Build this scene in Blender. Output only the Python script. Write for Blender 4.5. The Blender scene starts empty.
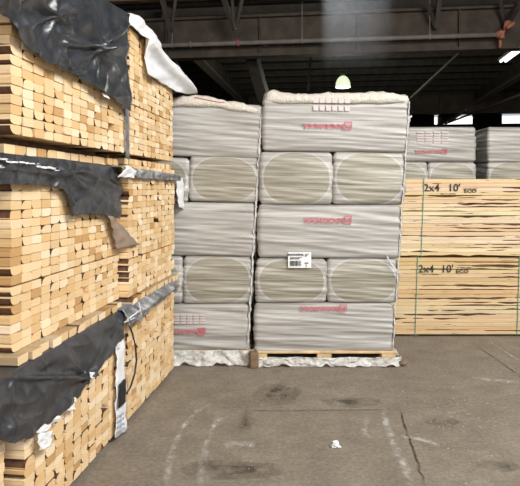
import bpy, math, random
from mathutils import Vector, noise as NZ
C = bpy.context.scene.collection
random.seed(11)
PI = math.pi
H = 1.47; F = 570.0; PX, PY = 260.0, 189.0          # eye height (m), focal length and principal point (px) of the photograph
A = math.radians(7.2); SA, CA = math.sin(A), math.cos(A)
FX = -1.2736                                        # the lumber face meets the camera's plane here

def n3(x, y, z): return NZ.noise(Vector((x, y, z)))
def fbm(x, y, z, o=3):
    s, a = 0, 1.0
    for i in range(o):
        s += a * NZ.noise(Vector((x, y, z))); x *= 2.03; y *= 2.03; z *= 2.03; a *= .5
    return s
def lin(c):
    return tuple(((v/255)/12.92 if v/255 <= .04045 else ((v/255+.055)/1.055)**2.4) for v in c)

# ------------------------------------------------------------------ materials
class N:
    def __init__(s, name):
        s.m = bpy.data.materials.new(name); s.m.use_nodes = True
        s.t = s.m.node_tree; s.b = s.t.nodes['Principled BSDF']
    def n(s, kind, **kw):
        x = s.t.nodes.new(kind)
        for k, v in kw.items():
            if k.startswith('i_'):
                key = k[2:]; x.inputs[int(key) if key.isdigit() else key.replace('_', ' ')].default_value = v
            else: setattr(x, k, v)
        return x
    def l(s, a, b): s.t.links.new(a, b)
    def set(s, **kw):
        for k, v in kw.items(): s.b.inputs[k.replace('_', ' ')].default_value = v
        return s
    def coord(s, out='Object', scale=(1, 1, 1), rot=(0, 0, 0)):
        tc = s.n('ShaderNodeTexCoord'); mp = s.n('ShaderNodeMapping')
        mp.inputs['Scale'].default_value = scale; mp.inputs['Rotation'].default_value = rot
        s.l(tc.outputs[out], mp.inputs['Vector']); return mp.outputs['Vector']
    def noise(s, vec, scale, detail=4, rough=.55):
        x = s.n('ShaderNodeTexNoise'); x.inputs['Scale'].default_value = scale
        x.inputs['Detail'].default_value = detail; x.inputs['Roughness'].default_value = rough
        if vec is not None: s.l(vec, x.inputs['Vector'])
        return x.outputs['Fac']
    def ramp(s, fac, stops):
        r = s.n('ShaderNodeValToRGB'); e = r.color_ramp.elements
        e[0].position, e[0].color = stops[0][0], (*stops[0][1], 1)
        e[1].position, e[1].color = stops[-1][0], (*stops[-1][1], 1)
        for p, c in stops[1:-1]:
            q = e.new(p); q.color = (*c, 1)
        s.l(fac, r.inputs['Fac']); return r.outputs['Color']
    def mix(s, fac, a, b, blend='MIX'):
        x = s.n('ShaderNodeMix', data_type='RGBA', blend_type=blend)
        for sock, v in ((x.inputs[0], fac), (x.inputs[6], a), (x.inputs[7], b)):
            if hasattr(v, 'is_output'): s.l(v, sock)
            else: sock.default_value = v if isinstance(v, (int, float)) else (*v, 1)
        return x.outputs[2]
    def math(s, op, a, b=0.0):
        x = s.n('ShaderNodeMath', operation=op)
        for i, v in enumerate((a, b)):
            if hasattr(v, 'is_output'): s.l(v, x.inputs[i])
            else: x.inputs[i].default_value = v
        return x.outputs[0]
    def bump(s, h, strength=.3, dist=.01):
        b = s.n('ShaderNodeBump'); b.inputs['Strength'].default_value = strength; b.inputs['Distance'].default_value = dist
        s.l(h, b.inputs['Height']); s.l(b.outputs[0], s.b.inputs['Normal'])
    def col(s, c): s.l(c, s.b.inputs['Base Color'])

def plain(name, rgb, rough=.6, metal=0.0, var=.12, scale=9):
    m = N(name); m.set(Roughness=rough, Metallic=metal)
    f = m.noise(m.coord(), scale); c = lin(rgb)
    m.col(m.ramp(f, [(.3, tuple(v*(1-var) for v in c)), (.7, tuple(min(1, v*(1+var)) for v in c))]))
    return m.m

def wood_end():
    m = N('sawn_end_grain'); m.set(Roughness=.75); m.b.inputs['Specular IOR Level'].default_value = .15
    at = m.n('ShaderNodeAttribute', attribute_name='tint')
    uv = m.n('ShaderNodeUVMap')
    ln = m.n('ShaderNodeVectorMath', operation='LENGTH'); m.l(uv.outputs[0], ln.inputs[0])
    nz = m.noise(uv.outputs[0], 40, 3)
    ring = m.math('SINE', m.math('ADD', m.math('MULTIPLY', ln.outputs['Value'], 900.0), m.math('MULTIPLY', nz, 4.0)))
    rr = m.ramp(m.math('MULTIPLY_ADD', ring, .5), [(0, (.80, .76, .70)), (1, (1.06, 1.06, 1.06))])
    c = m.mix(1.0, at.outputs['Color'], rr, 'MULTIPLY')
    n2 = m.noise(uv.outputs[0], 55, 3)
    kn = m.ramp(n2, [(.69, (1, 1, 1)), (.76, (.45, .3, .2))])
    m.col(m.mix(.8, c, kn, 'MULTIPLY')); m.bump(nz, .25, .002)
    return m.m
def wood_side(name, base, dark, streak):
    m = N(name); m.set(Roughness=.75); m.b.inputs['Specular IOR Level'].default_value = .15
    at = m.n('ShaderNodeAttribute', attribute_name='tint')
    uv = m.n('ShaderNodeUVMap')
    mp = m.n('ShaderNodeMapping'); mp.inputs['Scale'].default_value = (1.2, 40, 1); m.l(uv.outputs[0], mp.inputs[0])
    g = m.noise(mp.outputs[0], 2.0, 5)
    c = m.mix(1.0, at.outputs['Color'], m.ramp(g, [(.3, (.82, .76, .68)), (.65, (1.05, 1.05, 1.05))]), 'MULTIPLY')
    mp2 = m.n('ShaderNodeMapping'); mp2.inputs['Scale'].default_value = (2.2, 30, 1); m.l(uv.outputs[0], mp2.inputs[0])
    bk = m.noise(mp2.outputs[0], 1.6, 4, .6)
    k = m.ramp(bk, [(.62+streak, (0, 0, 0)), (.67+streak, (1, 1, 1))])
    c = m.mix(k, c, dark)
    mp3 = m.n('ShaderNodeMapping'); mp3.inputs['Scale'].default_value = (14, 30, 1); m.l(uv.outputs[0], mp3.inputs[0])
    kn = m.ramp(m.noise(mp3.outputs[0], 1.5, 2), [(.72, (0, 0, 0)), (.77, (1, 1, 1))])
    c = m.mix(kn, c, lin((150, 95, 55)))
    m.col(c); m.bump(g, .2, .003)
    return m.m

def film_black():
    m = N('black_sheeting'); m.set(Roughness=.34)
    v = m.coord(); f = m.noise(v, 14, 5)
    m.col(m.ramp(f, [(.3, lin((38, 40, 44))), (.7, lin((62, 64, 68)))]))
    m.b.inputs['Specular IOR Level'].default_value = .9
    m.bump(m.noise(v, 7, 3, .5), .35, .03); return m.m
def film_grey():
    m = N('grey_sheeting'); m.set(Roughness=.4)
    v = m.coord(); f = m.noise(v, 12, 5)
    m.col(m.ramp(f, [(.35, lin((88, 90, 93))), (.55, lin((128, 130, 133))), (.7, lin((190, 190, 190)))]))
    m.bump(m.noise(v, 30, 5, .6), .6, .02); return m.m
def film_white():
    m = N('white_sheeting'); m.set(Roughness=.45)
    v = m.coord(); f = m.noise(v, 9, 4)
    m.col(m.ramp(f, [(.3, lin((222, 222, 224))), (.7, lin((240, 240, 240)))]))
    m.bump(m.noise(v, 18, 4), .35, .02); return m.m
def film_clear(name, rgb, alpha):
    m = N(name); m.set(Roughness=.25, Alpha=alpha)
    v = m.coord(); f = m.noise(v, 30, 4); c = lin(rgb)
    if alpha < .7:
        h = m.ramp(m.noise(v, 16, 4, .6), [(.34, (.3,)*3), (.6, (.92,)*3)]); m.l(h, m.b.inputs['Alpha'])
    m.col(m.ramp(f, [(.35, tuple(x*.86 for x in c)), (.65, c)]))
    m.bump(m.noise(v, 45, 4, .6), .7, .02); return m.m

def pack_mat(name, window):
    m = N(name); m.set(Roughness=.38); m.b.inputs['Specular IOR Level'].default_value = .45
    uv = m.n('ShaderNodeUVMap')
    oi = m.n('ShaderNodeObjectInfo')
    sp = m.n('ShaderNodeSeparateXYZ'); m.l(uv.outputs[0], sp.inputs[0])
    wv = m.n('ShaderNodeMapping'); wv.inputs['Scale'].default_value = (1.1, 26, 1); wv.inputs['Rotation'].default_value = (0, 0, 0)
    m.l(uv.outputs[0], wv.inputs[0])
    ad = m.n('ShaderNodeVectorMath', operation='ADD'); m.l(wv.outputs[0], ad.inputs[0])
    m.l(oi.outputs['Random'], ad.inputs[1])
    st = m.noise(ad.outputs[0], 1.3, 5, .6)
    big = m.noise(uv.outputs[0], 3.0, 3)
    film = m.ramp(st, [(.28, lin((118, 114, 107))), (.5, lin((162, 158, 152))), (.72, lin((204, 201, 196)))])
    film = m.mix(m.math('MULTIPLY', big, .3), film, lin((182, 178, 173)))
    if window:
        a, b, e = window
        wool = m.ramp(st, [(.3, lin((100, 93, 74))), (.52, lin((146, 139, 118))), (.74, lin((196, 191, 176)))])
        q = m.math('ADD', m.math('POWER', m.math('ABSOLUTE', m.math('DIVIDE', sp.outputs['X'], a)), e),
                   m.math('POWER', m.math('ABSOLUTE', m.math('DIVIDE', m.math('SUBTRACT', sp.outputs['Y'], .212), b)), e))
        q = m.math('ADD', q, m.math('MULTIPLY', m.math('SUBTRACT', big, .5), .25))
        q = m.math('MULTIPLY', q, .5)
        k = m.ramp(q, [(.46, (1, 1, 1)), (.5, (0, 0, 0))])
        rim = m.ramp(q, [(.47, (0, 0, 0)), (.5, (1, 1, 1)), (.56, (0, 0, 0))])
        film = m.mix(m.math('MULTIPLY', k, .72), film, wool)
        film = m.mix(m.math('MULTIPLY', rim, .25), film, lin((228, 226, 222)))
    m.col(film); m.bump(st, .4, .014)
    return m.m

def concrete():
    m = N('worn_concrete'); m.set(Roughness=.82); m.b.inputs['Specular IOR Level'].default_value = .25
    v = m.coord()
    a = m.noise(v, .7, 6, .6); b = m.noise(v, 5, 6, .65); c = m.noise(v, 40, 3, .7)
    col = m.ramp(a, [(.3, lin((116, 104, 88))), (.5, lin((135, 123, 106))), (.7, lin((149, 138, 121)))])
    col = m.mix(.55, col, m.ramp(b, [(.32, lin((100, 90, 78))), (.55, lin((136, 125, 110))), (.72, lin((160, 150, 134)))]))
    col = m.mix(.35, col, m.ramp(c, [(.3, lin((86, 78, 70))), (.7, lin((152, 144, 134)))]))
    dk = m.ramp(m.noise(v, 1.7, 5, .6), [(.64, (1, 1, 1)), (.74, (.68, .67, .66))])
    col = m.mix(1.0, col, dk, 'MULTIPLY')
    vs = m.coord(scale=(1.2, .5, 1), rot=(0, 0, .5))
    scr = m.ramp(m.noise(vs, 2.6, 8, .75), [(.66, (0, 0, 0)), (.72, (1, 1, 1))])
    col = m.mix(m.math('MULTIPLY', scr, .35), col, lin((168, 160, 150)))
    m.col(col); m.bump(m.mix(.4, b, c), .35, .01)
    return m.m
def stain(name, rgb, dens, scale):
    m = N(name); m.set(Roughness=.85); m.b.inputs['Specular IOR Level'].default_value = .1
    m.col(m.ramp(m.noise(m.coord(), 30), [(.3, lin(tuple(.85*v for v in rgb))), (.7, lin(rgb))]))
    at = m.n('ShaderNodeAttribute', attribute_name='tint')
    sp = m.n('ShaderNodeSeparateColor'); m.l(at.outputs['Color'], sp.inputs[0])
    f = m.noise(m.coord(), scale, 6, .7)
    k = m.ramp(f, [(.38, (0, 0, 0)), (.62, (1, 1, 1))])
    m.l(m.math('MULTIPLY', m.math('MULTIPLY', k, sp.outputs[0]), dens), m.b.inputs['Alpha'])
    return m.m
def emit(name, rgb, s):
    m = N(name); m.b.inputs['Emission Color'].default_value = (*lin(rgb), 1); m.b.inputs['Emission Strength'].default_value = s
    m.b.inputs['Base Color'].default_value = (*lin(rgb), 1); return m.m

M = dict(
    end=wood_end(), side=wood_side('sawn_board_side', None, lin((105, 66, 36)), .05),
    edge=wood_side('sawn_board_edge', None, lin((84, 56, 34)), -.005),
    black=film_black(), grey=film_grey(), white=film_white(),
    clear=film_clear('crumpled_clear_film', (226, 223, 217), .5), hood=film_clear('cream_film', (212, 204, 190), 1.0),
    veil=film_clear('white_film', (226, 225, 222), .9),
    long_pack=pack_mat('wrapped_wool_long_side', None), end_pack=pack_mat('wrapped_wool_end', (.272, .212, 2.35)),
    red=plain('pink_red_print', (196, 104, 112), .5, var=.2, scale=30), ink=plain('black_ink', (48, 42, 36), .7, var=.3, scale=40),
    pink=plain('faint_pink_print', (206, 192, 189), .5, var=.04, scale=40),
    bark=plain('bark_wane', (92, 62, 42), .9, var=.45, scale=25),
    teal=plain('teal_strap', (122, 186, 172), .4), paper=plain('label_paper', (240, 240, 240), .6, var=.03),
    pallet=plain('pallet_wood', (205, 176, 132), .8, var=.25, scale=14), block=plain('weathered_block', (120, 98, 74), .85, var=.3, scale=20),
    concrete=concrete(), chalk=stain('pale_scuff', (198, 191, 180), 1.0, 12), damp=stain('dark_stain', (70, 64, 57), .55, 7),
    joint=stain('dirty_joint', (66, 58, 50), .8, 5),
    deck=plain('dark_roof_deck', (56, 50, 45), .9, var=.35, scale=1.5), steel=plain('sooty_steel', (84, 76, 68), .75, var=.3, scale=4),
    girder=plain('grimy_girder', (96, 84, 73), .8, var=.35, scale=2.5), plank=plain('brown_purlin', (146, 120, 94), .85, var=.3, scale=3),
    pipe=plain('grey_pipe', (150, 140, 131), .6, var=.2, scale=4), orange=plain('orange_primer', (216, 140, 112), .6),
    shade=emit('lit_green_white_shade', (232, 244, 208), 1.0), tube=emit('lit_tube', (240, 244, 248), 2.0),
    glass=emit('bright_daylit_pane', (255, 250, 246), 1.6), wall=plain('dark_wall', (40, 37, 35), .9, var=.25, scale=1),
    chip=plain('white_chip', (172, 166, 158), .8), strapblack=plain('black_strap', (30, 30, 32), .5), brown=plain('brown_backing', (140, 122, 104), .7),
    blue=plain('pale_blue_print', (150, 170, 196), .6),
)

# ------------------------------------------------------------------ mesh helpers
class MB:
    def __init__(s): s.v, s.f, s.mi, s.uv, s.t = [], [], [], [], []
    def face(s, idx, mi=0, uv=None, t=(1, 1, 1)):
        s.f.append(tuple(idx)); s.mi.append(mi); s.uv.append(uv); s.t.append(t)
    def box(s, x0, y0, z0, x1, y1, z1, mi=0, bev=0.0):
        b = min(bev, abs(x1-x0)*.3, abs(y1-y0)*.3, abs(z1-z0)*.3)
        o = len(s.v)
        if b <= 0:
            s.v += [(x, y, z) for z in (z0, z1) for y in (y0, y1) for x in (x0, x1)]
            for q in ((0, 2, 3, 1), (4, 5, 7, 6), (0, 1, 5, 4), (2, 6, 7, 3), (0, 4, 6, 2), (1, 3, 7, 5)): s.face([o+i for i in q], mi)
            return s
        for zi, (z, k) in enumerate(((z0, b), (z0+b, 0), (z1-b, 0), (z1, b))):
            X0, X1, Y0, Y1 = x0+k, x1-k, y0+k, y1-k; c = b if k == 0 else b*.5
            s.v += [(X0+c, Y0, z), (X1-c, Y0, z), (X1, Y0+c, z), (X1, Y1-c, z), (X1-c, Y1, z), (X0+c, Y1, z), (X0, Y1-c, z), (X0, Y0+c, z)]
        s.face([o+i for i in range(7, -1, -1)], mi); s.face([o+24+i for i in range(8)], mi)
        for r in range(3):
            for i in range(8):
                j = (i+1) % 8; s.face((o+r*8+i, o+r*8+j, o+r*8+8+j, o+r*8+8+i), mi)
        return s
    def tube(s, pts, r, n=8, mi=0):
        o = len(s.v); P = [Vector(p) for p in pts]
        for i, p in enumerate(P):
            d = (P[min(i+1, len(P)-1)] - P[max(i-1, 0)]).normalized()
            a = d.cross(Vector((0, 0, 1)) if abs(d.z) < .9 else Vector((1, 0, 0))).normalized(); b = d.cross(a)
            for k in range(n):
                t = 2*PI*k/n; s.v.append(tuple(p + (a*math.cos(t) + b*math.sin(t))*r))
        for i in range(len(P)-1):
            for k in range(n):
                j = (k+1) % n; s.face((o+i*n+k, o+i*n+j, o+i*n+n+j, o+i*n+n+k), mi)
        s.face([o+k for k in range(n)][::-1], mi); s.face([o+(len(P)-1)*n+k for k in range(n)], mi)
        return s
    def bar(s, p, q, w, h, mi=0):
        p, q = Vector(p), Vector(q); d = (q-p).normalized()
        a = d.cross(Vector((0, 0, 1)) if abs(d.z) < .95 else Vector((1, 0, 0))).normalized()*w/2; b = d.cross(a).normalized()*h/2
        o = len(s.v)
        for c in (p, q): s.v += [tuple(c-a-b), tuple(c+a-b), tuple(c+a+b), tuple(c-a+b)]
        for k in ((3, 2, 1, 0), (4, 5, 6, 7), (0, 1, 5, 4), (1, 2, 6, 5), (2, 3, 7, 6), (3, 0, 4, 7)): s.face([o+i for i in k], mi)
        return s
    def grid(s, nu, nv, fn, mi=0, tint=None):
        o = len(s.v)
        for j in range(nv+1):
            for i in range(nu+1): s.v.append(tuple(fn(i/nu, j/nv)))
        for j in range(nv):
            for i in range(nu):
                k = o+j*(nu+1)+i
                s.face((k, k+1, k+nu+2, k+nu+1), mi, None, (1, 1, 1) if tint is None else tint((i+.5)/nu, (j+.5)/nv))
        return s
    def mesh(s, name, mats, smooth=False):
        me = bpy.data.meshes.new(name); me.from_pydata(s.v, [], s.f)
        for m in mats: me.materials.append(m)
        me.polygons.foreach_set('material_index', s.mi)
        if smooth: me.polygons.foreach_set('use_smooth', [True]*len(s.f))
        
        U, T = [], []
        for f, u, t in zip(s.f, s.uv, s.t):
            for k in range(len(f)):
                U += list(u[k]) if u else [0, 0]
                T += [t[0], t[1], t[2], 1]
        me.uv_layers.new(name='UVMap').data.foreach_set('uv', U)
        me.color_attributes.new('tint', 'FLOAT_COLOR', 'CORNER').data.foreach_set('color', T)
        me.update(); return me
    def build(s, name, mats, parent=None, loc=(0, 0, 0), smooth=False, rz=0.0):
        o = bpy.data.objects.new(name, s.mesh(name, mats if isinstance(mats, list) else [mats], smooth)); C.objects.link(o)
        o.location = loc; o.rotation_euler = (0, 0, rz); o.parent = parent
        return o
def tag(o, label, cat, group=None):
    o['label'] = label; o['category'] = cat
    if group: o['group'] = group
    return o
def thing(name, label, cat, loc=(0, 0, 0), rz=0.0, group=None):
    o = bpy.data.objects.new(name, None); C.objects.link(o); o.location = loc; o.rotation_euler = (0, 0, rz)
    o.empty_display_size = .1
    return tag(o, label, cat, group)
def struct(o): o['kind'] = 'structure'; return o
def solid(o, th, off=0.0):
    m = o.modifiers.new('thickness', 'SOLIDIFY'); m.thickness = th; m.offset = off; return o
def copy_tree(o, parent=None, skip=()):
    c = o.copy(); C.objects.link(c)
    if parent is not None: c.parent = parent
    for ch in list(o.children):
        copy_tree(ch, c)
    return c

# photo pixel -> point on the lumber face (o = outward offset of that face): s along it, z up
def face_sz(x, y, o=0.0):
    k = (x-PX)/F; fx = FX + o/CA
    s = -fx / (SA - CA*k); Y = s*CA
    return s, H + (PY-y)*Y/F
def lumber_pt(o, s, z): return (FX + o*CA + s*SA, -o*SA + s*CA, z)
def proj(p): return PX + F*p[0]/p[1], PY - F*(p[2]-H)/p[1]

# ------------------------------------------------------------------ lumber on the side (board ends showing)
W, T = .0858, .0386
def section(rnd):
    r = rnd.random(); hw, ht = W/2 - rnd.random()*.003, T/2 - rnd.random()*.0012
    big = {}
    if r < .13: big = {0: 1, 1: 1}
    elif r < .18: big = {2: 1, 3: 1}
    elif r < .5: big = {rnd.randrange(4): 1}
    pts, wane = [], []
    for i, (sx, sz) in enumerate(((-1, -1), (1, -1), (1, 1), (-1, 1))):     # counter-clockwise from lower left
        rx, rz = (rnd.uniform(.014, .038), rnd.uniform(.014, .032)) if i in big else (rnd.uniform(.003, .007), rnd.uniform(.003, .006))
        nseg = 5 if i in big else 2
        a0 = [PI, 1.5*PI, 0, .5*PI][i]
        for k in range(nseg+1):
            a = a0 + .5*PI*k/nseg
            wane.append(i in big); pts.append((sx*(hw-rx) + rx*math.cos(a), sz*(ht-rz) + rz*math.sin(a)))
    return pts, wane
def tint(rnd):
    b = rnd.choice([(234, 206, 164), (228, 196, 150), (238, 212, 174), (222, 186, 136), (244, 224, 192), (230, 200, 154), (200, 160, 110) if rnd.random() < .4 else (238, 210, 168)])
    k = rnd.uniform(.94, 1.05); return tuple(min(1, v*k) for v in lin(b))
def add_board(mb, rnd, y, z, length=2.4, x=0.0, weather_shade=1.0):
    pts, wane = section(rnd); o = len(mb.v); n = len(pts); t = tint(rnd)
    tilt = rnd.uniform(-.012, .012)
    P = [(y+a-b*tilt, z+b+a*tilt) for a, b in pts]
    mb.v += [(x, a, b) for a, b in P] + [(x-length, a, b) for a, b in P]
    ox, oz = rnd.uniform(-.05, .05), rnd.uniform(-.09, .03); q = rnd.uniform(0, 50)
    mb.face([o+i for i in range(n)], 0, [(a+ox, b+oz) for a, b in pts], t)
    mb.face([o+n+i for i in range(n-1, -1, -1)], 0, [(pts[i][0]+ox, pts[i][1]+oz) for i in range(n-1, -1, -1)], t)
    per = 0
    for i in range(n):
        j = (i+1) % n; d = math.hypot(pts[i][0]-pts[j][0], pts[i][1]-pts[j][1])
        mb.face((o+i, o+n+i, o+n+j, o+j), 2 if wane[i] and wane[j] else 1, [(q, q+per), (q+length, q+per), (q+length, q+per+d), (q, q+per+d)], tuple(v*weather_shade for v in t)); per += d
def in_poly(x, y, poly):
    c = False; j = len(poly)-1
    for i in range(len(poly)):
        (xi, yi), (xj, yj) = poly[i], poly[j]
        if (yi > y) != (yj > y) and x < (xj-xi)*(y-yi)/(yj-yi)+xi: c = not c
        j = i
    return c
def lumber_bundle(label, o, s0, z0, cols, rows, covers, seed, py=.09, pz=.0394, seam=None):
    rnd = random.Random(seed)
    p = lumber_pt(o, s0, z0)
    root = thing('lumber_bundle', label, 'lumber bundle', p, -A, 'bundles of two-by-fours stacked end-on')
    spots = []; cs = [rnd.uniform(-.0025, .0025) for c in range(cols)]
    for r in range(rows):
        shift = rnd.uniform(-.002, .002)
        for c in range(cols):
            y, z = (c+.5)*py + shift + cs[c] + rnd.uniform(-.0015, .0015), (r+.5)*pz + (.006 if seam and r >= seam else 0)
            x = rnd.uniform(-.004, .004) - (rnd.uniform(.03, .12) if rnd.random() < .012 else 0)
            w = lumber_pt(o+x, s0+y, z0+z)
            if w[1] > .3:
                u, v = proj(w); vis = -5 < u < 525 and -5 < v < 491 and not any(in_poly(u, v, q) for q in covers)
            else: vis = False
            spots.append((not vis, w[1], x, y, z))
    spots.sort()
    rest = MB()
    for i, (hid, d, x, y, z) in enumerate(spots):
        if i < 100 and not hid:
            mb = MB(); add_board(mb, rnd, 0, 0); mb.build('board', [M['end'], M['side'], M['bark']], root, (x, y, z))
        else: add_board(rest, rnd, y, z, x=x)
    m = rest.build('packed_boards', [M['end'], M['side'], M['bark']], root); m['kind'] = 'stuff'
    return root

# outlines of the sheets, in photo pixels
W1_top = [(-40, -95), (0, -75), (60, -32), (100, -3), (127, 13)]
W1_bot = [(-40, -6), (-8, 6), (8, 19), (18, 38), (30, 50), (45, 62), (58, 68), (76, 76), (98, 90), (112, 99), (126, 111), (127, 111)]
W2_top = [(-30, 150), (0, 153.5), (60, 159), (119, 167)]
W2_bot = [(-30, 186), (0, 184), (25, 184), (51, 186), (60, 189), (65, 195), (69, 217), (75, 216), (84, 213.5), (107, 216), (119, 219)]
W3_top = [(120, 166.5), (150, 170.5), (179, 175)]
W3_bot = [(120, 176), (128, 172), (137, 178.5), (150, 179), (165, 179.5), (179, 181)]
W4_top = [(-40, 404), (0, 382), (15, 373), (38, 358), (77, 336), (122, 310)]
W4_bot = [(-40, 446), (0, 440), (12, 443), (30, 436), (45, 424), (58, 413), (74, 399), (85, 386), (92, 377), (100, 365), (110, 355), (122, 343)]
W5_top = [(122, 310), (150, 294), (173, 281)]
W5_bot = [(122, 326), (132, 322), (141, 317), (150, 307), (158, 302), (165, 296), (173, 290)]
P = lambda t, b: t + b[::-1]

lumber_bundle('top lumber bundle of the near column, black sheet hanging over its upper edge', 0, 2.273, 1.69, 14, 20, [P(W1_top, W1_bot)], 1, seam=11)
lumber_bundle('middle lumber bundle of the near column, ragged black sheet along its top', -.06, 2.373, .7845, 14, 21, [P(W2_top, W2_bot)], 2, seam=7, py=.0862)
lumber_bundle('bottom lumber bundle of the near column, on the floor under the widest black sheet', 0, 2.376, .03, 13, 18, [P(W4_top, W4_bot)], 3)
lumber_bundle('top lumber bundle of the far column, white sheet slipping off its end', 0, 3.612, 1.69, 11, 20, [P(W1_top, W1_bot), [(139, 28), (142, 76), (178, 94), (178, 60)]], 4, py=.0892, seam=8)
lumber_bundle('middle lumber bundle of the far column, thin grey wrap strip along its top', 0, 3.585, .79, 12, 21, [P(W3_top, W3_bot)], 5, py=.0885, seam=6)
lumber_bundle('bottom lumber bundle of the far column, on the floor under a rolled grey wrap', 0, 3.575, .03, 12, 18, [P(W5_top, W5_bot)], 6, py=.0875, seam=9)
lumber_bundle('lumber bundle on the floor nearest the camera, only its end boards in view', -.03, 1.12, .03, 13, 18, [P(W4_top, W4_bot)], 7)

# timber bearers under the bottom bundles and in the dark gap under the top bundles
def bearers(where, s_list, z, o, h, lbl):
    for k, s in enumerate(s_list):
        x, y, _ = lumber_pt(o, s, 0)
        mb = MB().box(-.085, 0, 0, 0, 1.1, h, 0, .003)
        tag(mb.build('timber_bearer', M['block'], None, (x, y, z), rz=-A), lbl[k], 'timber bearer', 'bearers under the stacked bundles')
bearers(0, [2.40, 3.62], 0, -.12, .029, ['dark bearer on the floor under the bottom bundle of the near column', 'dark bearer on the floor under the bottom bundle of the far column'])
bearers(0, [2.32, 3.57], 1.652, -.14, .037, ['dark bearer in the gap under the top bundle of the near column', 'dark bearer in the gap under the top bundle of the far column'])

# single layers of boards lying between the bundles: every board a thing
def loose_layer(o, s0, z0, cols, py, seed, label, grp):
    rnd = random.Random(seed)
    for c in range(cols):
        x = rnd.uniform(-.012, .006); x0, y0, _ = lumber_pt(o+x, s0+(c+.5)*py, 0)
        mb = MB(); add_board(mb, rnd, 0, 0, weather_shade=.55)  # dirty weathering and ledge shade both painted into the darker side colour
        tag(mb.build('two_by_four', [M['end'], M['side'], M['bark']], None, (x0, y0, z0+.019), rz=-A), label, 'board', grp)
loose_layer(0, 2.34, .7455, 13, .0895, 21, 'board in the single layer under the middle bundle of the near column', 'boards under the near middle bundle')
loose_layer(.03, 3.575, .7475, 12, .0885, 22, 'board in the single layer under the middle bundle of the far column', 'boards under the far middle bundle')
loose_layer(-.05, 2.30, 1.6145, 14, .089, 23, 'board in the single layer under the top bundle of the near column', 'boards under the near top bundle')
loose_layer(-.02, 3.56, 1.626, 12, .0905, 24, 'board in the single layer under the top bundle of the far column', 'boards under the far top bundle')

# ------------------------------------------------------------------ sheets
def poly_at(pts, x):
    if x <= pts[0][0]: return pts[0][1]
    for (x0, y0), (x1, y1) in zip(pts, pts[1:]):
        if x <= x1: return y0 + (y1-y0)*(x-x0)/max(1e-6, x1-x0)
    return pts[-1][1]
def seg_d(px, py, a, b):
    ax, ay, bx, by = *a, *b; dx, dy = bx-ax, by-ay; t = max(0, min(1, ((px-ax)*dx+(py-ay)*dy)/(dx*dx+dy*dy)))
    return math.hypot(px-ax-t*dx, py-ay-t*dy), t
def sheet_h(x, y, stars, ridges, amp, fs, sd):
    h = amp*(.8*fbm(x*fs, y*fs, sd, 2)) + amp*.5*(1-2*abs(n3(x*fs*1.7+y*fs, y*fs*.6, sd+5)))
    c1 = 1-abs(n3(x*fs*.55+sd, y*fs*.55+.35*x*fs, sd)); c2 = 1-abs(n3(x*fs*1.3, y*fs*1.1-.5*x*fs, sd+9))
    h += amp*1.1*c1**7 + amp*.6*c2**7
    for cx, cy, R, k, ph, a in stars:
        r = math.hypot(x-cx, y-cy); th = math.atan2(y-cy, x-cx)
        h += a*math.exp(-r/R)*min(1, r/4)*(1-2*abs(math.sin(k*th+ph)))
    for p, q, wd, a in ridges:
        d, t = seg_d(x, y, p, q); h += a*math.exp(-(d/wd)**2)
    return h
def sheet(name, label, mat, o, top, bot, nu, nv, base=.018, amp=.008, fs=.05, stars=(), ridges=(), fold=.0, sd=1.0, foldz=0.0, parent=None, cat='plastic sheet', xs=None, group=None):
    x0, x1 = (top[0][0], top[-1][0]) if xs is None else xs
    mb = MB()
    nf = 5 if fold else 0
    ox, oy, oz = lumber_pt(o, *face_sz((x0+x1)/2, poly_at(bot, (x0+x1)/2), o))
    def fn(u, v):
        x = x0+(x1-x0)*u; k = v*(nv+nf)/nv - nf/nv if fold else v
        k = max(0, k); yt, yb = poly_at(top, x), poly_at(bot, x)
        yb += 1.2*n3(x*.25, sd, 3)
        y = yt+(yb-yt)*k
        s, z = face_sz(x, y, o+base)
        off = base + max(-.005, sheet_h(x, y, stars, ridges, amp, fs, sd))*min(1, k*4+.15)
        if fold:
            j = v*(nv+nf)
            if j < nf: off = base - fold*(1-j/nf); z += foldz
        X, Y, Z = lumber_pt(o+off, s, z)
        return (X-ox, Y-oy, Z-oz)
    mb.grid(nu, nv+nf, fn)
    ob = mb.build(name, mat, parent, (ox, oy, oz), smooth=True); solid(ob, .003)
    if parent is None: tag(ob, label, cat, group)
    return ob
w1 = sheet('black_sheet', 'big creased black plastic sheet hanging over the top bundle of the near column', M['black'], .01, W1_top, W1_bot, 170, 100, .022, .02, .024,
      stars=[(97, 49, 28, 3.5, .3, .028), (50, 17, 22, 3, 1.0, .024), (72, 72, 14, 3, .4, .014)],
      ridges=[((97, 49), (127, 24), 2.5, .028), ((97, 49), (76, 75), 2.2, .022), ((50, 17), (65, 60), 3, .016), ((97, 49), (60, 44), 3, .02), ((80, -10), (97, 47), 3, .018), ((20, -20), (50, 17), 3.5, .02), ((97, 49), (124, 100), 3.5, .014), ((10, 0), (36, 52), 4, .016)], fold=.5, sd=2.2)
w2 = sheet('black_sheet', 'ragged black plastic sheet draped over the middle bundle of the near column', M['black'], -.052, W2_top, W2_bot, 150, 46, .02, .012, .06,
      stars=[(70, 172, 20, 3, .2, .014)], ridges=[((60, 170), (116, 212), 5, .018), ((75, 168), (119, 190), 3, .015), ((0, 168), (65, 175), 2.5, .012), ((66, 176), (70, 214), 2, .012)], fold=.12, sd=4.1)
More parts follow.
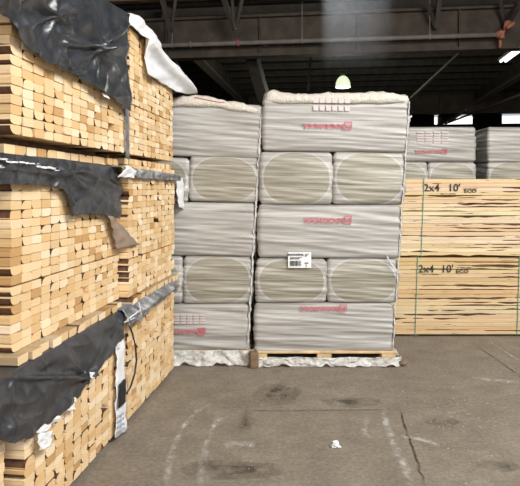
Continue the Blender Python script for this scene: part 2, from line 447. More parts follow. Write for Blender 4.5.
w4 = sheet('black_sheet', 'widest black plastic sheet draped over the bottom bundle of the near column', M['black'], -.008, W4_top, W4_bot, 170, 70, .02, .016, .035,
      stars=[(82, 377, 22, 3, .6, .024), (12, 378, 16, 3, .1, .012)], ridges=[((-40, 378), (80, 377), 2.2, .022), ((80, 377), (45, 422), 4, .018), ((122, 312), (90, 374), 2.5, .024), ((118, 336), (90, 374), 2.5, .02), ((10, 378), (8, 440), 3, .014), ((110, 318), (40, 366), 4, .016)], fold=.12, sd=6.3)
w3 = sheet('grey_wrap', 'narrow grey plastic wrap along the top of the middle far-column bundle', M['grey'], .005, W3_top, W3_bot, 50, 10, .016, .012, .16, fold=.1, sd=8.0)
w5 = sheet('grey_wrap', 'rolled-up grey plastic wrap along the top of the bottom far-column bundle', M['grey'], .005, W5_top, W5_bot, 60, 14, .025, .02, .12,
      ridges=[((122, 320), (172, 286), 3, .03), ((136, 308), (142, 316), 1.5, .02)], fold=.1, sd=9.0)

def flap(name, mat, poly, o, parent=None, base=.03, amp=.008, sd=1.0, label=None, cat='plastic sheet', n=14, lift=None):
    """a four-cornered flap given by its photo corners, hanging just off the lumber face"""
    ox, oy, oz = lumber_pt(o, *face_sz(*poly[0], o))
    def fn(u, v):
        a = [poly[0][i]*(1-u)+poly[1][i]*u for i in (0, 1)]; b = [poly[3][i]*(1-u)+poly[2][i]*u for i in (0, 1)]
        x, y = a[0]*(1-v)+b[0]*v, a[1]*(1-v)+b[1]*v
        x += .8*n3(x*.2, y*.3, sd); y += .8*n3(x*.3, y*.2, sd+3)
        off = base + amp*fbm(x*.15, y*.15, sd, 3) + (lift(u, v) if lift else 0)
        X, Y, Z = lumber_pt(o+off, *face_sz(x, y, o+base)); return (X-ox, Y-oy, Z-oz)
    mb = MB().grid(n, n, fn); pl = (0, 0, 0) if parent is None else parent.location
    ob = mb.build(name, mat, parent, (ox-pl[0], oy-pl[1], oz-pl[2]), smooth=True); solid(ob, .003)
    if parent is None: tag(ob, label, cat)
    else:
        if label: ob['label'] = label
    return ob
flap('hanging_strip', M['grey'], [(125, 105), (129, 108), (129.5, 160), (126, 158)], .0, w1, .015, .004, 2, 'thin grey torn strip')
flap('torn_edge', M['white'], [(102, 93), (107, 94), (110, 99), (105, 97)], .0, w1, .04, .004, 5, 'small white torn edge')
flap('brown_flap', M['brown'], [(108, 215), (115, 218), (132, 245), (117, 249)], -.052, w2, .03, .012, 3, 'brown underside of a torn corner', lift=lambda u, v: .05*v*u)
for k, (x, y) in enumerate([(2, 158), (12, 161), (24, 162), (33, 163), (42, 166), (52, 167), (62, 170)]):
    w = 5+2*random.random()
    flap('white_fray', M['white'], [(x-w, y-.4), (x+w, y+.6), (x+w*.8, y+1.4+random.random()*1.6), (x-w, y+.3+random.random()*1.2)], -.052, w2, .042, .01, 10+k, 'white frayed threads', n=8)
flap('white_underside', M['white'], [(57, 414), (60, 418), (42, 434), (36, 432)], 0.0, w4, .03, .012, 6, 'white underside turned out')
flap('white_underside', M['white'], [(38, 434), (54, 430), (50, 446), (41, 450)], .0, w4, .04, .012, 7, 'white underside turned out')
flap('white_underside', M['white'], [(75, 396), (77, 399), (75, 409), (66, 411)], 0.0, w4, .03, .01, 8, 'white underside turned out')
flap('white_underside', M['white'], [(91, 372), (95, 372), (94, 378), (91, 378)], 0.0, w4, .04, .006, 9, 'white underside turned out')
flap('white_corner', M['white'], [(119, 177), (127, 166), (138, 171), (135, 178)], 0.005, w3, .05, .015, 10, 'white folded corner')
flap('white_tail', M['white'], [(176, 177), (183, 178), (184, 209), (179, 207)], 0.005, w3, .02, .008, 11, 'white tail hanging past the bundle')
for a, b in (((127, 319), (141, 309)), ((139, 302), (142, 316)), ((124, 322), (136, 316))):
    flap('white_print_line', M['white'], [a, (a[0]+.9, a[1]+.9), (b[0]+.9, b[1]+.9), b], 0.005, w5, .066, .0, 12, n=5)

# white wrap slipping off the top bundle of the far column
def white_wrap():
    o = 0.0
    ox, oy, oz = lumber_pt(o, *face_sz(150, 50, o))
    top = [(126, 12), (134, 15), (148, 26), (156, 40), (165, 54), (173, 66), (179, 82), (184, 93)]
    bot = [(126, 25), (134, 32), (140, 40), (141, 74), (150, 79), (164, 86), (172, 92), (184, 94)]
    mb = MB()
    def fn(u, v):
        x = 126+58*u; yt, yb = poly_at(top, x), poly_at(bot, x); y = yt+(yb-yt)*v
        y += .6*n3(x*.2, y*.2, 3)
        s, z = face_sz(x, y, o)
        off = .03 + .02*fbm(x*.06, y*.06, 4, 3) + .05*math.exp(-((y-(40+(x-140)*1.15))/5)**2)*max(0, min(1, (x-136)/6)) + .06*max(0, (x-165)/20)*(1-v)
        if v < .02: off -= .5
        elif v < .08: off -= .12
        X, Y, Z = lumber_pt(o+off, s, z); return (X-ox, Y-oy, Z-oz)
    mb.grid(60, 34, fn)
    ob = mb.build('white_sheet', M['white'], None, (ox, oy, oz), smooth=True); solid(ob, .003)
    return tag(ob, 'white plastic sheet slipping off the top bundle of the far column', 'plastic sheet')
white_wrap()
# torn wrap and strap hanging in the seam between the two bottom bundles
tw = flap('torn_wrap', M['white'], [(117, 338), (124, 332), (127, 430), (116, 438)], .01, None, .02, .012, 14, 'torn white wrap hanging in the seam between the two bottom bundles', n=20)
flap('black_patch', M['strapblack'], [(120, 384), (126, 378), (126, 402), (119, 408)], .01, tw, .034, .004, 15, 'black patch', n=6)
for k in range(4):
    flap('blue_print', M['blue'], [(118.5, 415+5*k), (124.5, 412+5*k), (124.5, 413.6+5*k), (118.5, 416.6+5*k)], .01, tw, .036, .002, 16+k, 'faint blue print', n=4)
def loop():
    pts = []
    L = [(121, 326), (124, 334), (127, 346), (128, 360), (126, 374), (122, 386), (118, 393)]
    for x, y in L: pts.append(lumber_pt(.055, *face_sz(x, y, 0)))
    o = pts[0]; mb = MB().tube([tuple(p[i]-o[i] for i in range(3)) for p in pts], .006, 6)
    tag(mb.build('strap', M['strapblack'], None, o, smooth=True), 'loose black strap curling down the seam between the two bottom bundles', 'strap')
loop()

# ------------------------------------------------------------------ lumber on the other side (long edges showing)
def text_obj(name, body, size, mat, parent, loc, flip=False, bold=.0, squash=1.0):
    cu = bpy.data.curves.new(name, 'FONT'); cu.body = body; cu.size = size; cu.align_x = 'CENTER'; cu.align_y = 'CENTER'
    cu.offset = bold; cu.extrude = .0008; cu.resolution_u = 3
    tmp = bpy.data.objects.new(name+'_tmp', cu); C.objects.link(tmp)
    me = bpy.data.meshes.new_from_object(tmp.evaluated_get(bpy.context.evaluated_depsgraph_get()))
    bpy.data.objects.remove(tmp); bpy.data.curves.remove(cu)
    for v in me.vertices:
        x, y, z = v.co; x *= squash
        v.co = (-x, -z, -y) if flip else (x, -z, y)
    me.materials.clear(); me.materials.append(mat)
    o = bpy.data.objects.new(name, me); C.objects.link(o); o.parent = parent; o.location = loc
    return o
BY = 5.68; BX0, BLEN = 1.275, 3.1
def side_bundle(label, z0, rows, pz, seed, straps, txt, warm):
    rnd = random.Random(seed)
    root = thing('timber_bundle', label, 'lumber bundle', (BX0, BY, z0), 0, 'bundles of ten-foot two-by-fours seen from the side')
    rest = MB(); ex = -.02
    def one(mb, y, z, x0, x1):
        t = rnd.choice([(230, 206, 164), (226, 198, 152), (236, 214, 176), (222, 194, 150), (232, 208, 168)])
        t = tuple(v*warm[i]*rnd.uniform(.94, 1.04) for i, v in enumerate(lin(t))); q = rnd.uniform(0, 90)
        n = 90; o = len(mb.v); hw, ht = W/2, pz/2-.0008
        wan = rnd.random(); ws, wl, wa = rnd.uniform(x0, x1*.6), rnd.uniform(.15, .7), rnd.uniform(.008, .018)
        ws2 = rnd.uniform(x0, x1*.6); q3 = rnd.uniform(0, 99); bow = rnd.uniform(-.0015, .0015)
        for i in range(n+1):
            x = x0+(x1-x0)*i/n
            c = .0022 + (wa*max(0, 1-((x-ws)/wl)**2)*max(0, .7+1.1*n3(x*7, q3, 0)) if wan < .65 else 0)
            c2 = .0022 + (wa*.8*max(0, 1-((x-ws2)/wl)**2)*max(0, .7+1.1*n3(x*7, q3, 5)) if wan > .4 else 0)
            zz = bow*math.sin(PI*i/n)
            mb.v += [(x, y-hw, z-ht+c2+zz), (x, y-hw, z+ht-c+zz), (x, y-hw+c, z+ht+zz), (x, y+hw, z+ht+zz), (x, y+hw, z-ht+zz), (x, y-hw+c2, z-ht+zz)]
        for i in range(n):
            u0, u1 = x0+(x1-x0)*i/n+q, x0+(x1-x0)*(i+1)/n+q
            for k in range(6):
                j = (k+1) % 6; a = o+i*6
                vv = (q+k*.04, q+k*.04+.038)
                bk = k in (1, 5) and abs(mb.v[a+1][2]-mb.v[a+2][2] if k == 1 else mb.v[a][2]-mb.v[a+5][2]) > .0045
                mb.face((a+k, a+6+k, a+6+j, a+j)[::-1], 2 if bk else 1, [(u0, vv[0]), (u1, vv[0]), (u1, vv[1]), (u0, vv[1])][::-1], t)
        mb.face([o+k for k in range(6)], 0, [(0, 0)]*6, t); mb.face([o+n*6+k for k in range(5, -1, -1)], 0, [(0, 0)]*6, t)
    for r in range(rows):
        mb = MB(); one(mb, W/2+rnd.uniform(-.004, .004), 0, rnd.uniform(-.0, .03), BLEN-rnd.uniform(0, .03))
        mb.build('board', [M['end'], M['edge'], M['bark']], root, (0, 0, (r+.5)*pz))
        for c in range(1, 13): 
            if c in (1, 12) or r in (0, rows-1): one(rest, (c+.5)*.0885, (r+.5)*pz, rnd.uniform(0, .03), BLEN)
    m = rest.build('packed_boards', [M['end'], M['edge'], M['bark']], root); m['kind'] = 'stuff'
    for (xt, xb) in straps:
        hh = rows*pz; D = 13*.0885
        mb = MB().bar((xb, -.006, -.004), (xt, -.006, hh+.004), .02, .003); mb.bar((xt, -.006, hh+.003), (xt, D, hh+.003), .014, .003)
        s = mb.build('strap', M['teal'], root); s['label'] = 'teal plastic strap'
    for body, size, x, z, sq in txt:
        text_obj('stencil_print', body, size, M['ink'], root, (x, -.0085, z), squash=sq, bold=.0009)
    return root
def px2(x): return (x-PX)*BY/F - BX0
def pz2(y): return H + (PY-y)*BY/F
Z1, Z2 = .022, .80
side_bundle('lower ten-foot lumber bundle on the floor beside the insulation, print 2x4 10 near strap', Z1, 19, .0402, 31, [(px2(417.6), px2(415)), (px2(519.3), px2(516.6))],
    [('2x4', .106, px2(426), pz2(269)-Z1, 1.0), ("10'", .106, px2(447), pz2(269)-Z1, 1.0), ('ECO', .05, px2(462), pz2(271.5)-Z1, 1.25), ('__ _ ___', .03, px2(430), pz2(273)-Z1, 1.5), ('- --- ---', .035, px2(464), pz2(267)-Z1, 1.4)], (.84, .81, .78))
side_bundle('upper ten-foot lumber bundle resting on the lower one, paler, print 2x4 10 at its top', Z2, 19, .0405, 32, [(px2(424), px2(421)), (px2(525), px2(522))],
    [('2x4', .106, px2(431.5), pz2(188)-Z2, 1.0), ("10'", .106, px2(454), pz2(188)-Z2, 1.0), ('ECO', .05, px2(470), pz2(191)-Z2, 1.25), ('-- - ----', .035, px2(448), pz2(193.5)-Z2, 1.5), ('_____', .035, px2(470), pz2(187)-Z2, 1.6)], (.93, .95, 1.03))
for k, x in enumerate((1.5, 2.9)):
    tag(MB().box(0, 0, 0, .09, 1.12, .0215, 0, .003).build('timber_bearer', M['block'], None, (x, BY+.02, 0)), ['thin bearer under the lower ten-foot bundle, end by the insulation', 'thin bearer under the middle of the lower ten-foot bundle'][k], 'timber bearer', 'bearers under the stacked bundles')
    tag(MB().box(0, 0, 0, .09, 1.12, .013, 0, .002).build('timber_bearer', M['block'], None, (x, BY+.02, .786)), ['thin bearer between the two ten-foot bundles, end by the insulation', 'thin bearer between the two ten-foot bundles at their middle'][k], 'timber bearer', 'bearers under the stacked bundles')

# ------------------------------------------------------------------ stretch-wrapped pallets of insulation
def pack_mesh(name, w, d, h, mat, seed, nz=44, dens=46, amp=.006, slope=.03):
    r = .03; sx, sy = w/2-r, d/2-r
    per = []                                                         # (x, y, nx, ny, run) round the outline, starting at the middle of the front
    def line(x0, y0, x1, y1, nx, ny, n):
        for i in range(n): t = i/n; per.append((x0+(x1-x0)*t, y0+(y1-y0)*t, nx, ny))
    def arc(cx, cy, a0):
        for i in range(6): a = a0+.5*PI*i/6; per.append((cx+r*math.cos(a), cy+r*math.sin(a), math.cos(a), math.sin(a)))
    n1 = max(6, int(sx*dens)); n2 = max(6, int(2*sy*dens*.7))
    line(0, -d/2, sx, -d/2, 0, -1, n1); arc(sx, -sy, -PI/2); line(w/2, -sy, w/2, sy, 1, 0, n2); arc(sx, sy, 0)
    line(sx, d/2, -sx, d/2, 0, 1, max(6, n1)); arc(-sx, sy, PI/2); line(-w/2, sy, -w/2, -sy, -1, 0, n2); arc(-sx, -sy, PI); line(-sx, -d/2, 0, -d/2, 0, -1, n1)
    n = len(per); mb = MB(); run = [0]
    for i in range(1, n+1):
        a, b = per[i-1], per[i % n]; run.append(run[-1]+math.hypot(a[0]-b[0], a[1]-b[1]))
    tot = run[-1]
    zs = []
    for j in range(nz+1):
        t = j/nz; zs.append(t*h)
    for z in zs:
        e = min(z, h-z); ins = 0 if e > .035 else .03*(1-math.sqrt(max(0, 1-(1-e/.035)**2)))
        for i, (x, y, nx, ny) in enumerate(per):
            u = run[i] if run[i] < tot/2 else run[i]-tot
            k = z+slope*u
            k2 = k+.012*n3(x*2.3, y*2.3, seed)
            q1 = 1-2*abs(n3(x*.9+seed, y*.9, k2*19+seed)); q2 = n3(x*1.5, y*1.5+seed, k2*42); q3 = n3(x*3, y*3, k*12+seed)
            off = amp*(.9*q1+.8*q2+.5*q3) + .012*math.sin(PI*z/h) - ins - .006
            mb.v.append((x+nx*off, y+ny*off, z))
    for j in range(nz):
        for i in range(n):
            i2 = (i+1) % n
            u0 = run[i] if run[i] < tot/2 else run[i]-tot
            u1 = run[i+1] if run[i] < tot/2 else run[i+1]-tot
            mb.face((j*n+i, j*n+i2, j*n+n+i2, j*n+n+i), 0, [(u0, zs[j]), (u1, zs[j]), (u1, zs[j+1]), (u0, zs[j+1])])
    for base, z, rev in ((0, 0, True), (nz*n, h, False)):
        ring = base; o = len(mb.v)
        for i in range(n): x, y, _ = mb.v[base+i]; mb.v.append((x*.6, y*.6, z+(.0 if rev else .008*n3(x*5, y*5, seed))))
        o2 = len(mb.v); mb.v.append((0, 0, z))
        for i in range(n):
            i2 = (i+1) % n
            q = (base+i, base+i2, o+i2, o+i); t3 = (o+i, o+i2, o2)
            uvq = [(5, .01)]*4
            mb.face(q[::-1] if rev else q, 0, uvq); mb.face(t3[::-1] if rev else t3, 0, [(5, .01)]*3)
    return mb.mesh(name, [mat], True)
LONG = [pack_mesh('insulation_pack', 1.17, .585, .43, M['long_pack'], 3.1+k*7.7, slope=(.07, .1, .04)[k], amp=.009) for k in range(3)]
ENDP = [pack_mesh('insulation_pack', .583, 1.17, .43, M['end_pack'], 31.1+k*5.3, dens=60, slope=(.08, .1)[k], amp=.011) for k in range(2)]
def link(name, me, parent, loc):
    o = bpy.data.objects.new(name, me); C.objects.link(o); o.parent = parent; o.location = loc; return o
def logo_mark(parent, loc, s):
    mb = MB(); t = s*.13
    for a in ((-s/2, -s/2, s/2, -s/2+t), (-s/2, s/2-t, s/2, s/2), (-s/2, -s/2+t, -s/2+t, s/2-t), (s/2-t, -s/2+t, s/2, s/2-t)):
        mb.box(a[0], -.001, a[1], a[2], .001, a[3])
    mb.bar((-s*.3, 0, s*.25), (0, 0, -s*.05), s*.13, .002); mb.bar((0, 0, -s*.05), (s*.3, 0, s*.25), s*.13, .002)
    mb.bar((-s*.3, 0, 0), (0, 0, -s*.3), s*.13, .002); mb.bar((0, 0, -s*.3), (s*.3, 0, 0), s*.13, .002)
    mb.build('brand_emblem', M['red'], parent, loc)
def crumple_band(name, mat, parent, w, d, z0, z1, amp, seed, out, n=150, nz=8, front_only=False, ragged=.02):
    """a crumpled band of film round the pallet"""
    mb = MB(); r = .05; sx, sy = w/2, d/2
    def pt(u):
        if front_only: return (-sx+2*sx*u, -sy, 0, -1)
        L = 2*(w+d); t = (u*L + .0) % L
        if t < w: return (-sx+t, -sy, 0, -1)
        t -= w
        if t < d: return (sx, -sy+t, 1, 0)
        t -= d
        if t < w: return (sx-t, sy, 0, 1)
        return (-sx, sy-(t-w), -1, 0)
    def fn(u, v):
        x, y, nx, ny = pt(u)
        c = amp*(fbm(x*9+seed, y*9, v*2.5, 4) + .6*(1-2*abs(n3(x*16, y*16+seed, v*3))))
        off = out(v)+c
        z = z0+(z1-z0)*v + ragged*(n3(x*7, y*7, seed)+.7*n3(x*19, y*19, seed))*(1-v if z0 < .3 else v)
        return (x+nx*off, y+ny*off, max(z, .006))
    mb.grid(n, nz, fn); o = mb.build(name, mat, parent, smooth=True); solid(o, .003); return o
def pallet_base(root, w, d):
    p = bpy.data.objects.new('wooden_pallet', None); C.objects.link(p); p.parent = root
    for k in range(7):
        y = -d/2+k*(d-.1)/6
        MB().box(-w/2, y, .092, w/2, y+.1, .112, 0, .003).build('deck_board', M['pallet'], p)
    for k in range(3):
        y = -d/2+k*(d-.1)/2
        for q in range(3):
            x = -w/2+.0+q*(w-.12)/2
            MB().box(x, y+.004, .02, x+.12, y+.1, .0915, 0, .003).build('block', M['pallet'], p)
        MB().box(-w/2, y, .0, w/2, y+.1, .0195, 0, .003).build('bottom_board', M['pallet'], p)
def insulation(label, x, y, lean, seed, group, hood=True, skirt=True, prints=None, rz=0.0, heights=(.427,)*5, tilt=(0,)*5, sag=0.0, widen=0.0):
    rnd = random.Random(seed)
    root = thing('insulation_pallet', label, 'insulation pallet', (x, y, 0), rz, group)
    w, d = 1.18, 1.19
    pallet_base(root, 1.2, 1.19)
    z = .095
    tops = []
    for L in range(5):
        cx = lean*(z+.2-.3); hh = heights[L]; wx = 1+widen*L/4
        if L % 2 == 0:
            for k, yy in enumerate((-.297, .297)):
                o = link('insulation_pack', LONG[(L//2+k+seed) % 3], root, (cx, yy, z))
                o.scale = (wx, 1, hh/.43); o.rotation_euler = (0, math.radians(tilt[L]), 0)
                if k == 0: tops.append((o, L, cx, z))
        else:
            for k, xx in enumerate((-.296, .296)):
                o = link('insulation_pack', ENDP[(k+L//2+seed) % 2], root, (cx+xx*wx, 0, z)); o['label'] = 'pack turned end-on, rounded grey-brown wool window in pale film'
                o.scale = (wx, 1, hh/.43); o.rotation_euler = (0, math.radians(tilt[L]), 0)
        z += hh
    for L, px, py, plogo, sc in (prints or []):
        o, _, cx, zz = tops[L]; yf = y-.595
        tx, lx2, tz = (px-PX)*yf/F-x-cx, (plogo-PX)*yf/F-x-cx, (H+(PY-py)*yf/F-zz)*.43/heights[L*2]
        text_obj('brand_print', 'ROCKWOOL', .053*sc, M['red'], o, (tx, -.316, tz), flip=True, bold=.0016, squash=1.08)
        logo_mark(o, (lx2, -.317, tz+.004), .062*sc)
    if hood:
        top = z; lx = lean*(z-.3); w *= 1+widen
        mb = MB(); n = 170
        def fn(u, v):
            L = 2*(w+d); t = (u % 1)*L; sx, sy = w/2, d/2
            if t < w: a = (-sx+t, -sy)
            elif t < w+d: a = (sx, -sy+t-w)
            elif t < 2*w+d: a = (sx-(t-w-d), sy)
            else: a = (-sx, sy-(t-2*w-d))
            rr = max(abs(a[0])/sx, abs(a[1])/sy); c = (abs(a[0])/sx)**8*(abs(a[1])/sy)**8
            k = [1.012, 1.016, 1.0, .96, .82, .45, .0][round(v*6)] - .04*c
            h = [-.04, -.005, .03, .048, .042, .03, .03][round(v*6)]
            q = fbm(a[0]*3.2+seed, a[1]*3.2, v, 3)+.5*(1-2*abs(n3(a[0]*9, a[1]*9, seed)))
            return (a[0]*k + .008*n3(a[0]*14, a[1]*14, seed+v)+lx, a[1]*k - .0*q, top+h-sag*max(0, a[0]/sx+.2)**2+q*[.012, .01, .028, .034, .03, .02, .0][round(v*6)])
        mb.grid(n, 6, fn); o = mb.build('film_hood', M['hood'], root, smooth=True); solid(o, .003)
        o['label'] = 'cream film gathered over the top'
    if skirt:
        o = crumple_band('film_skirt', M['clear'], root, 1.2, 1.2, 0, .07 if seed != 4 else .12, .03, seed*3.3, lambda v: .05*(1-v)+.012, n=260, nz=10, ragged=.05)
        o['label'] = 'crumpled clear film at the foot'
    return root, tops
YP = 4.765
XR = (324.5-PX)*YP/F
right, rt = insulation('tall insulation pallet in the middle, standing clear with a white paper label', XR, YP+.6, .055, 3, 'pallets of wrapped insulation', heights=(.418, .375, .45, .445, .44), tilt=(0, .3, .4, .6, .8), widen=.045,
    prints=[(2, 324, 126, 347, 1.0), (1, 324, 220, 347, 1.0), (0, 320, 308, 343, 1.0)])
XL = (179.5-PX)*4.79/F
left, ltp = insulation('insulation pallet pushed in behind the far end of the end-on lumber', XL, 5.395, .058, 4, 'pallets of wrapped insulation', heights=(.405, .405, .455, .385, .46), tilt=(0, .2, .8, 1.8, 2.4), sag=.06,
    prints=[(0, 186, 331, 202, 1.0)])
back1, b1 = insulation('insulation pallet behind the ten-foot lumber with a red print, beside the tall pallet', 2.05, 6.95+.6, 0, 5, 'pallets of wrapped insulation', hood=False, skirt=False,
    prints=[(2, 428, 151.5, 444.5, 1.0)])
back2, b2 = insulation('insulation pallet behind the ten-foot lumber, second from the tall pallet, no print', 3.37, 6.95+.6, 0, 6, 'pallets of wrapped insulation', hood=False, skirt=False)

def on_front(root, px, py, dy=0.0):
    yf = root.location.y-.595
    return ((px-PX)*yf/F-root.location.x, -.604+dy, H+(PY-py)*yf/F)
# paper label
x0, yy, z0 = on_front(right, 288, 267.5); x1, _, z1 = on_front(right, 311, 252)
mb = MB(); mb.grid(8, 6, lambda u, v: (x0+(x1-x0)*u, yy-.006+.003*n3(u*3, v*3, 2), z0+(z1-z0)*v))
lab = mb.build('paper_label', M['paper'], right); lab['label'] = 'white paper label with bar code'
lw, lh = x1-x0, z1-z0; rnd = random.Random(5)
def lbox(n, a, b, c, d, m='ink'):
    MB().box(x0+lw*a, yy-.0125, z0+lh*b, x0+lw*c, yy-.0105, z0+lh*d).build(n, M[m], lab)
text_obj('label_print', 'ROCKWOOL', lh*.17, M['ink'], lab, (x0+lw*.34, yy-.0115, z0+lh*.84), bold=.001)
for k in range(3): lbox('label_print', .72, .88-.07*k, .92-.05*k, .905-.07*k)
lbox('label_print', .08, .66, .62, .69); lbox('label_print', .08, .56, .50, .61)
t = .08
while t < .56:
    w_ = rnd.choice((.008, .014, .02)); lbox('bar_code', t, .12, t+w_, .46); t += w_+rnd.choice((.012, .018))
lbox('label_print', .72, .28, .88, .34); lbox('label_print', .75, .1, .82, .16)
# faint printed panels
def panel(root, tops, L, px0, px1, py0, py1, nx, ny):
    o, _, cx, zz = tops[L]; yf = root.location.y-.595
    X0, X1 = (px0-PX)*yf/F-root.location.x-cx, (px1-PX)*yf/F-root.location.x-cx
    A0, A1 = H+(PY-py1)*yf/F-zz, H+(PY-py0)*yf/F-zz
    mb = MB()
    for i in range(nx):
        for j in range(ny):
            mb.box(X0+(X1-X0)*(i+.1)/nx, -.3115, A0+(A1-A0)*(j+.15)/ny, X0+(X1-X0)*(i+.9)/nx, -.3105, A0+(A1-A0)*(j+.85)/ny)
    mb.build('printed_pattern', M['pink'], o)
panel(back1, b1, 2, 416, 449, 131, 144, 4, 5)
panel(right, rt, 2, 313, 349, 98, 113, 6, 2)
panel(left, ltp, 0, 174, 206, 311, 322, 5, 4)
def red_line(root, tops, L, pts):
    o, _, cx, zz = tops[L]; yf = root.location.y-.595
    P3 = [((a-PX)*yf/F-root.location.x-cx, -.309, H+(PY-b)*yf/F-zz) for a, b in pts]
    MB().tube(P3, .003, 5).build('red_print_line', M['red'], o)
red_line(left, ltp, 2, [(192, 101), (205, 103), (214, 104.5), (222, 105)])
# dark seams of tape and film details
def film_seam(root, side, lean, seed, z0, z1):
    mb = MB()
    def fn(u, v):
        z = z0+(z1-z0)*v
        return (side*(.578+.008*fbm(z*14, seed, 0, 3)+.012*u+.008*n3(z*30, seed, u))+lean*(z-.3), -.585-.02*(1-u)+.012*n3(z*22, seed+4, 0), z)
    mb.grid(4, 120, fn); o = mb.build('film_seam', M['veil'], root, smooth=True); solid(o, .003); o['label'] = 'ragged white edge of stretch film'
film_seam(right, 1, .067, 3, .15, 2.2); film_seam(left, 1, .058, 7, .15, 2.1)
mb = MB().tube([(0, 0, 0), (.02, -.006, .012), (.035, 0, .004), (.05, .004, .02)], .008, 6); mb.tube([(.03, 0, .004), (.034, 0, -.02), (.028, 0, -.035)], .006, 6)
x, y, z = on_front(right, 406, 118); mb.build('film_knot', M['veil'], right, (x, y+.02, z), smooth=True)
def film_tail():
    a, b, c = [on_front(right, *p) for p in ((386, 258), (391, 268), (402, 276))]
    mb = MB(); mb.grid(10, 3, lambda u, v: ((1-u)**2*a[0]+2*u*(1-u)*b[0]+u*u*c[0], a[1]-.01-.05*u+.006*n3(u*6, v*2, 1), (1-u)**2*a[2]+2*u*(1-u)*b[2]+u*u*c[2]+.03*v*(1.2-u)))
    o = mb.build('film_tail', M['veil'], right, smooth=True); solid(o, .002)
film_tail()
tag(MB().box(-.035, 0, 0, .035, .09, .13, 0, .008).build('wood_block', M['block'], None, ((254.5-PX)*4.66/F, 4.66, 0), rz=.15), 'brown wood block standing on the floor between the two wrapped pallets', 'wood block')

# ------------------------------------------------------------------ floor, marks and scraps
def fpt(x, y):
    d = F*H/(y-PY); return ((x-PX)*d/F, d)
mb = MB(); mb.v += [(-16, -12, 0), (30, -12, 0), (30, 46, 0), (-16, 46, 0)]; mb.face((0, 1, 2, 3)); struct(mb.build('floor', M['concrete']))
def mark(pts, w, mat, z=.002, rag=.4, fade=True, seed=1.0):
    P3 = [fpt(*p) for p in pts]; mb = MB(); n = 60
    def at(t):
        k = t*(len(P3)-1); i = min(int(k), len(P3)-2); f = k-i
        p0, p1, p2, p3 = P3[max(0, i-1)], P3[i], P3[i+1], P3[min(len(P3)-1, i+2)]
        return [.5*(2*p1[j]+(p2[j]-p0[j])*f+(2*p0[j]-5*p1[j]+4*p2[j]-p3[j])*f*f+(3*p1[j]-p0[j]-3*p2[j]+p3[j])*f**3) for j in (0, 1)]
    def fn(u, v):
        a, b = at(max(0, u-.01)), at(min(1, u+.01)); c = at(u); d = (b[0]-a[0], b[1]-a[1]); L = math.hypot(*d) or 1
        ww = w*(1+rag*n3(u*12, seed, 0))
        return (c[0]-d[1]/L*ww*(v-.5)+.01*n3(u*20, seed, 3), c[1]+d[0]/L*ww*(v-.5), z)
    def tn(u, v):
        k = (1-abs(2*v-1)**2)*(min(1, u*6, (1-u)*6) if fade else 1); return (k, k, k)
    mb.grid(n, 6, fn, tint=tn)
    o = mb.build('floor_marking', mat); struct(o)
def blot(x, y, rx, ry, mat, z=.0015, seed=1.0):
    cx, cy = fpt(x, y); mb = MB(); o = 0; n = 28; mb.v.append((cx, cy, z))
    for r in (.5, 1.0):
        for i in range(n):
            t = 2*PI*i/n; k = r*(1+.35*n3(math.cos(t)*1.5, math.sin(t)*1.5, seed)); mb.v.append((cx+rx*k*math.cos(t), cy+ry*k*math.sin(t), z))
    for i in range(n):
        j = (i+1) % n; mb.face((0, 1+i, 1+j), 0, None, (.9,)*3); mb.face((1+i, 1+n+i, 1+n+j, 1+j), 0, None, (.4,)*3)
    struct(mb.build('floor_marking', mat))
mark([(212, 404), (196, 412), (184, 426), (175, 444), (169, 466), (165, 490)], .05, M['chalk'], seed=1)
mark([(224, 414), (214, 426), (208, 440), (203, 460), (199, 490)], .05, M['chalk'], seed=2)
mark([(384, 408), (386, 424), (394, 444), (404, 466), (414, 490)], .06, M['chalk'], seed=3)
mark([(368, 416), (364, 430), (370, 440)], .05, M['chalk'], seed=4)
mark([(398, 402), (404, 424), (414, 452), (426, 490)], .018, M['joint'], .0026, seed=5)
mark([(246, 411), (290, 411), (330, 410.5), (400, 410)], .02, M['joint'], .0026, seed=6)
mark([(488, 340), (505, 352), (524, 364)], .03, M['chalk'], seed=7); mark([(470, 342), (500, 362), (530, 384)], .02, M['joint'], .0026, seed=8)
mark([(400, 436), (420, 440), (440, 446)], .06, M['chalk'], seed=9); mark([(470, 378), (500, 381), (524, 384)], .1, M['chalk'], seed=10)
mark([(222, 446), (240, 444), (256, 446)], .09, M['chalk'], seed=11)
blot(277, 395, .17, .2, M['damp'], seed=2); blot(245, 420, .05, .16, M['damp'], seed=3); blot(282, 388, .1, .12, M['damp'], seed=4)
blot(440, 421, .12, .08, M['damp'], seed=5); blot(500, 466, .12, .06, M['damp'], seed=6); blot(352, 402, .2, .1, M['damp'], seed=7); blot(230, 470, .3, .1, M['damp'], seed=8)
def scrap():
    x, y = fpt(335.5, 447); mb = MB()
    for k, (s, z, r) in enumerate(((.04, .0, .3), (.032, .012, 1.2), (.024, .024, .7))):
        def fn(u, v):
            a, b = (u-.5)*s*1.3, (v-.5)*s; c, q = math.cos(r), math.sin(r)
            return (a*c-b*q, a*q+b*c, .004+z+.012*abs(n3(u*3+k, v*3, k)))
        mb.grid(6, 6, fn)
    o = mb.build('paper_scrap', M['paper'], None, (x, y, 0)); solid(o, .002); tag(o, 'crumpled white paper scrap lying alone on the concrete floor', 'paper scrap')
scrap()
x, y = fpt(403, 366)
mb = MB(); mb.grid(10, 6, lambda u, v: tuple((.035+.008*n3(math.cos(2*PI*u), math.sin(2*PI*u), v*2))*k for k in (math.cos(2*PI*u)*math.sin(PI*v), math.sin(2*PI*u)*math.sin(PI*v), -.8*math.cos(PI*v))))
tag(mb.build('stone', M['block'], None, (x, y, .026), smooth=True), 'small dark stone on the floor beside the tall insulation pallet', 'stone')
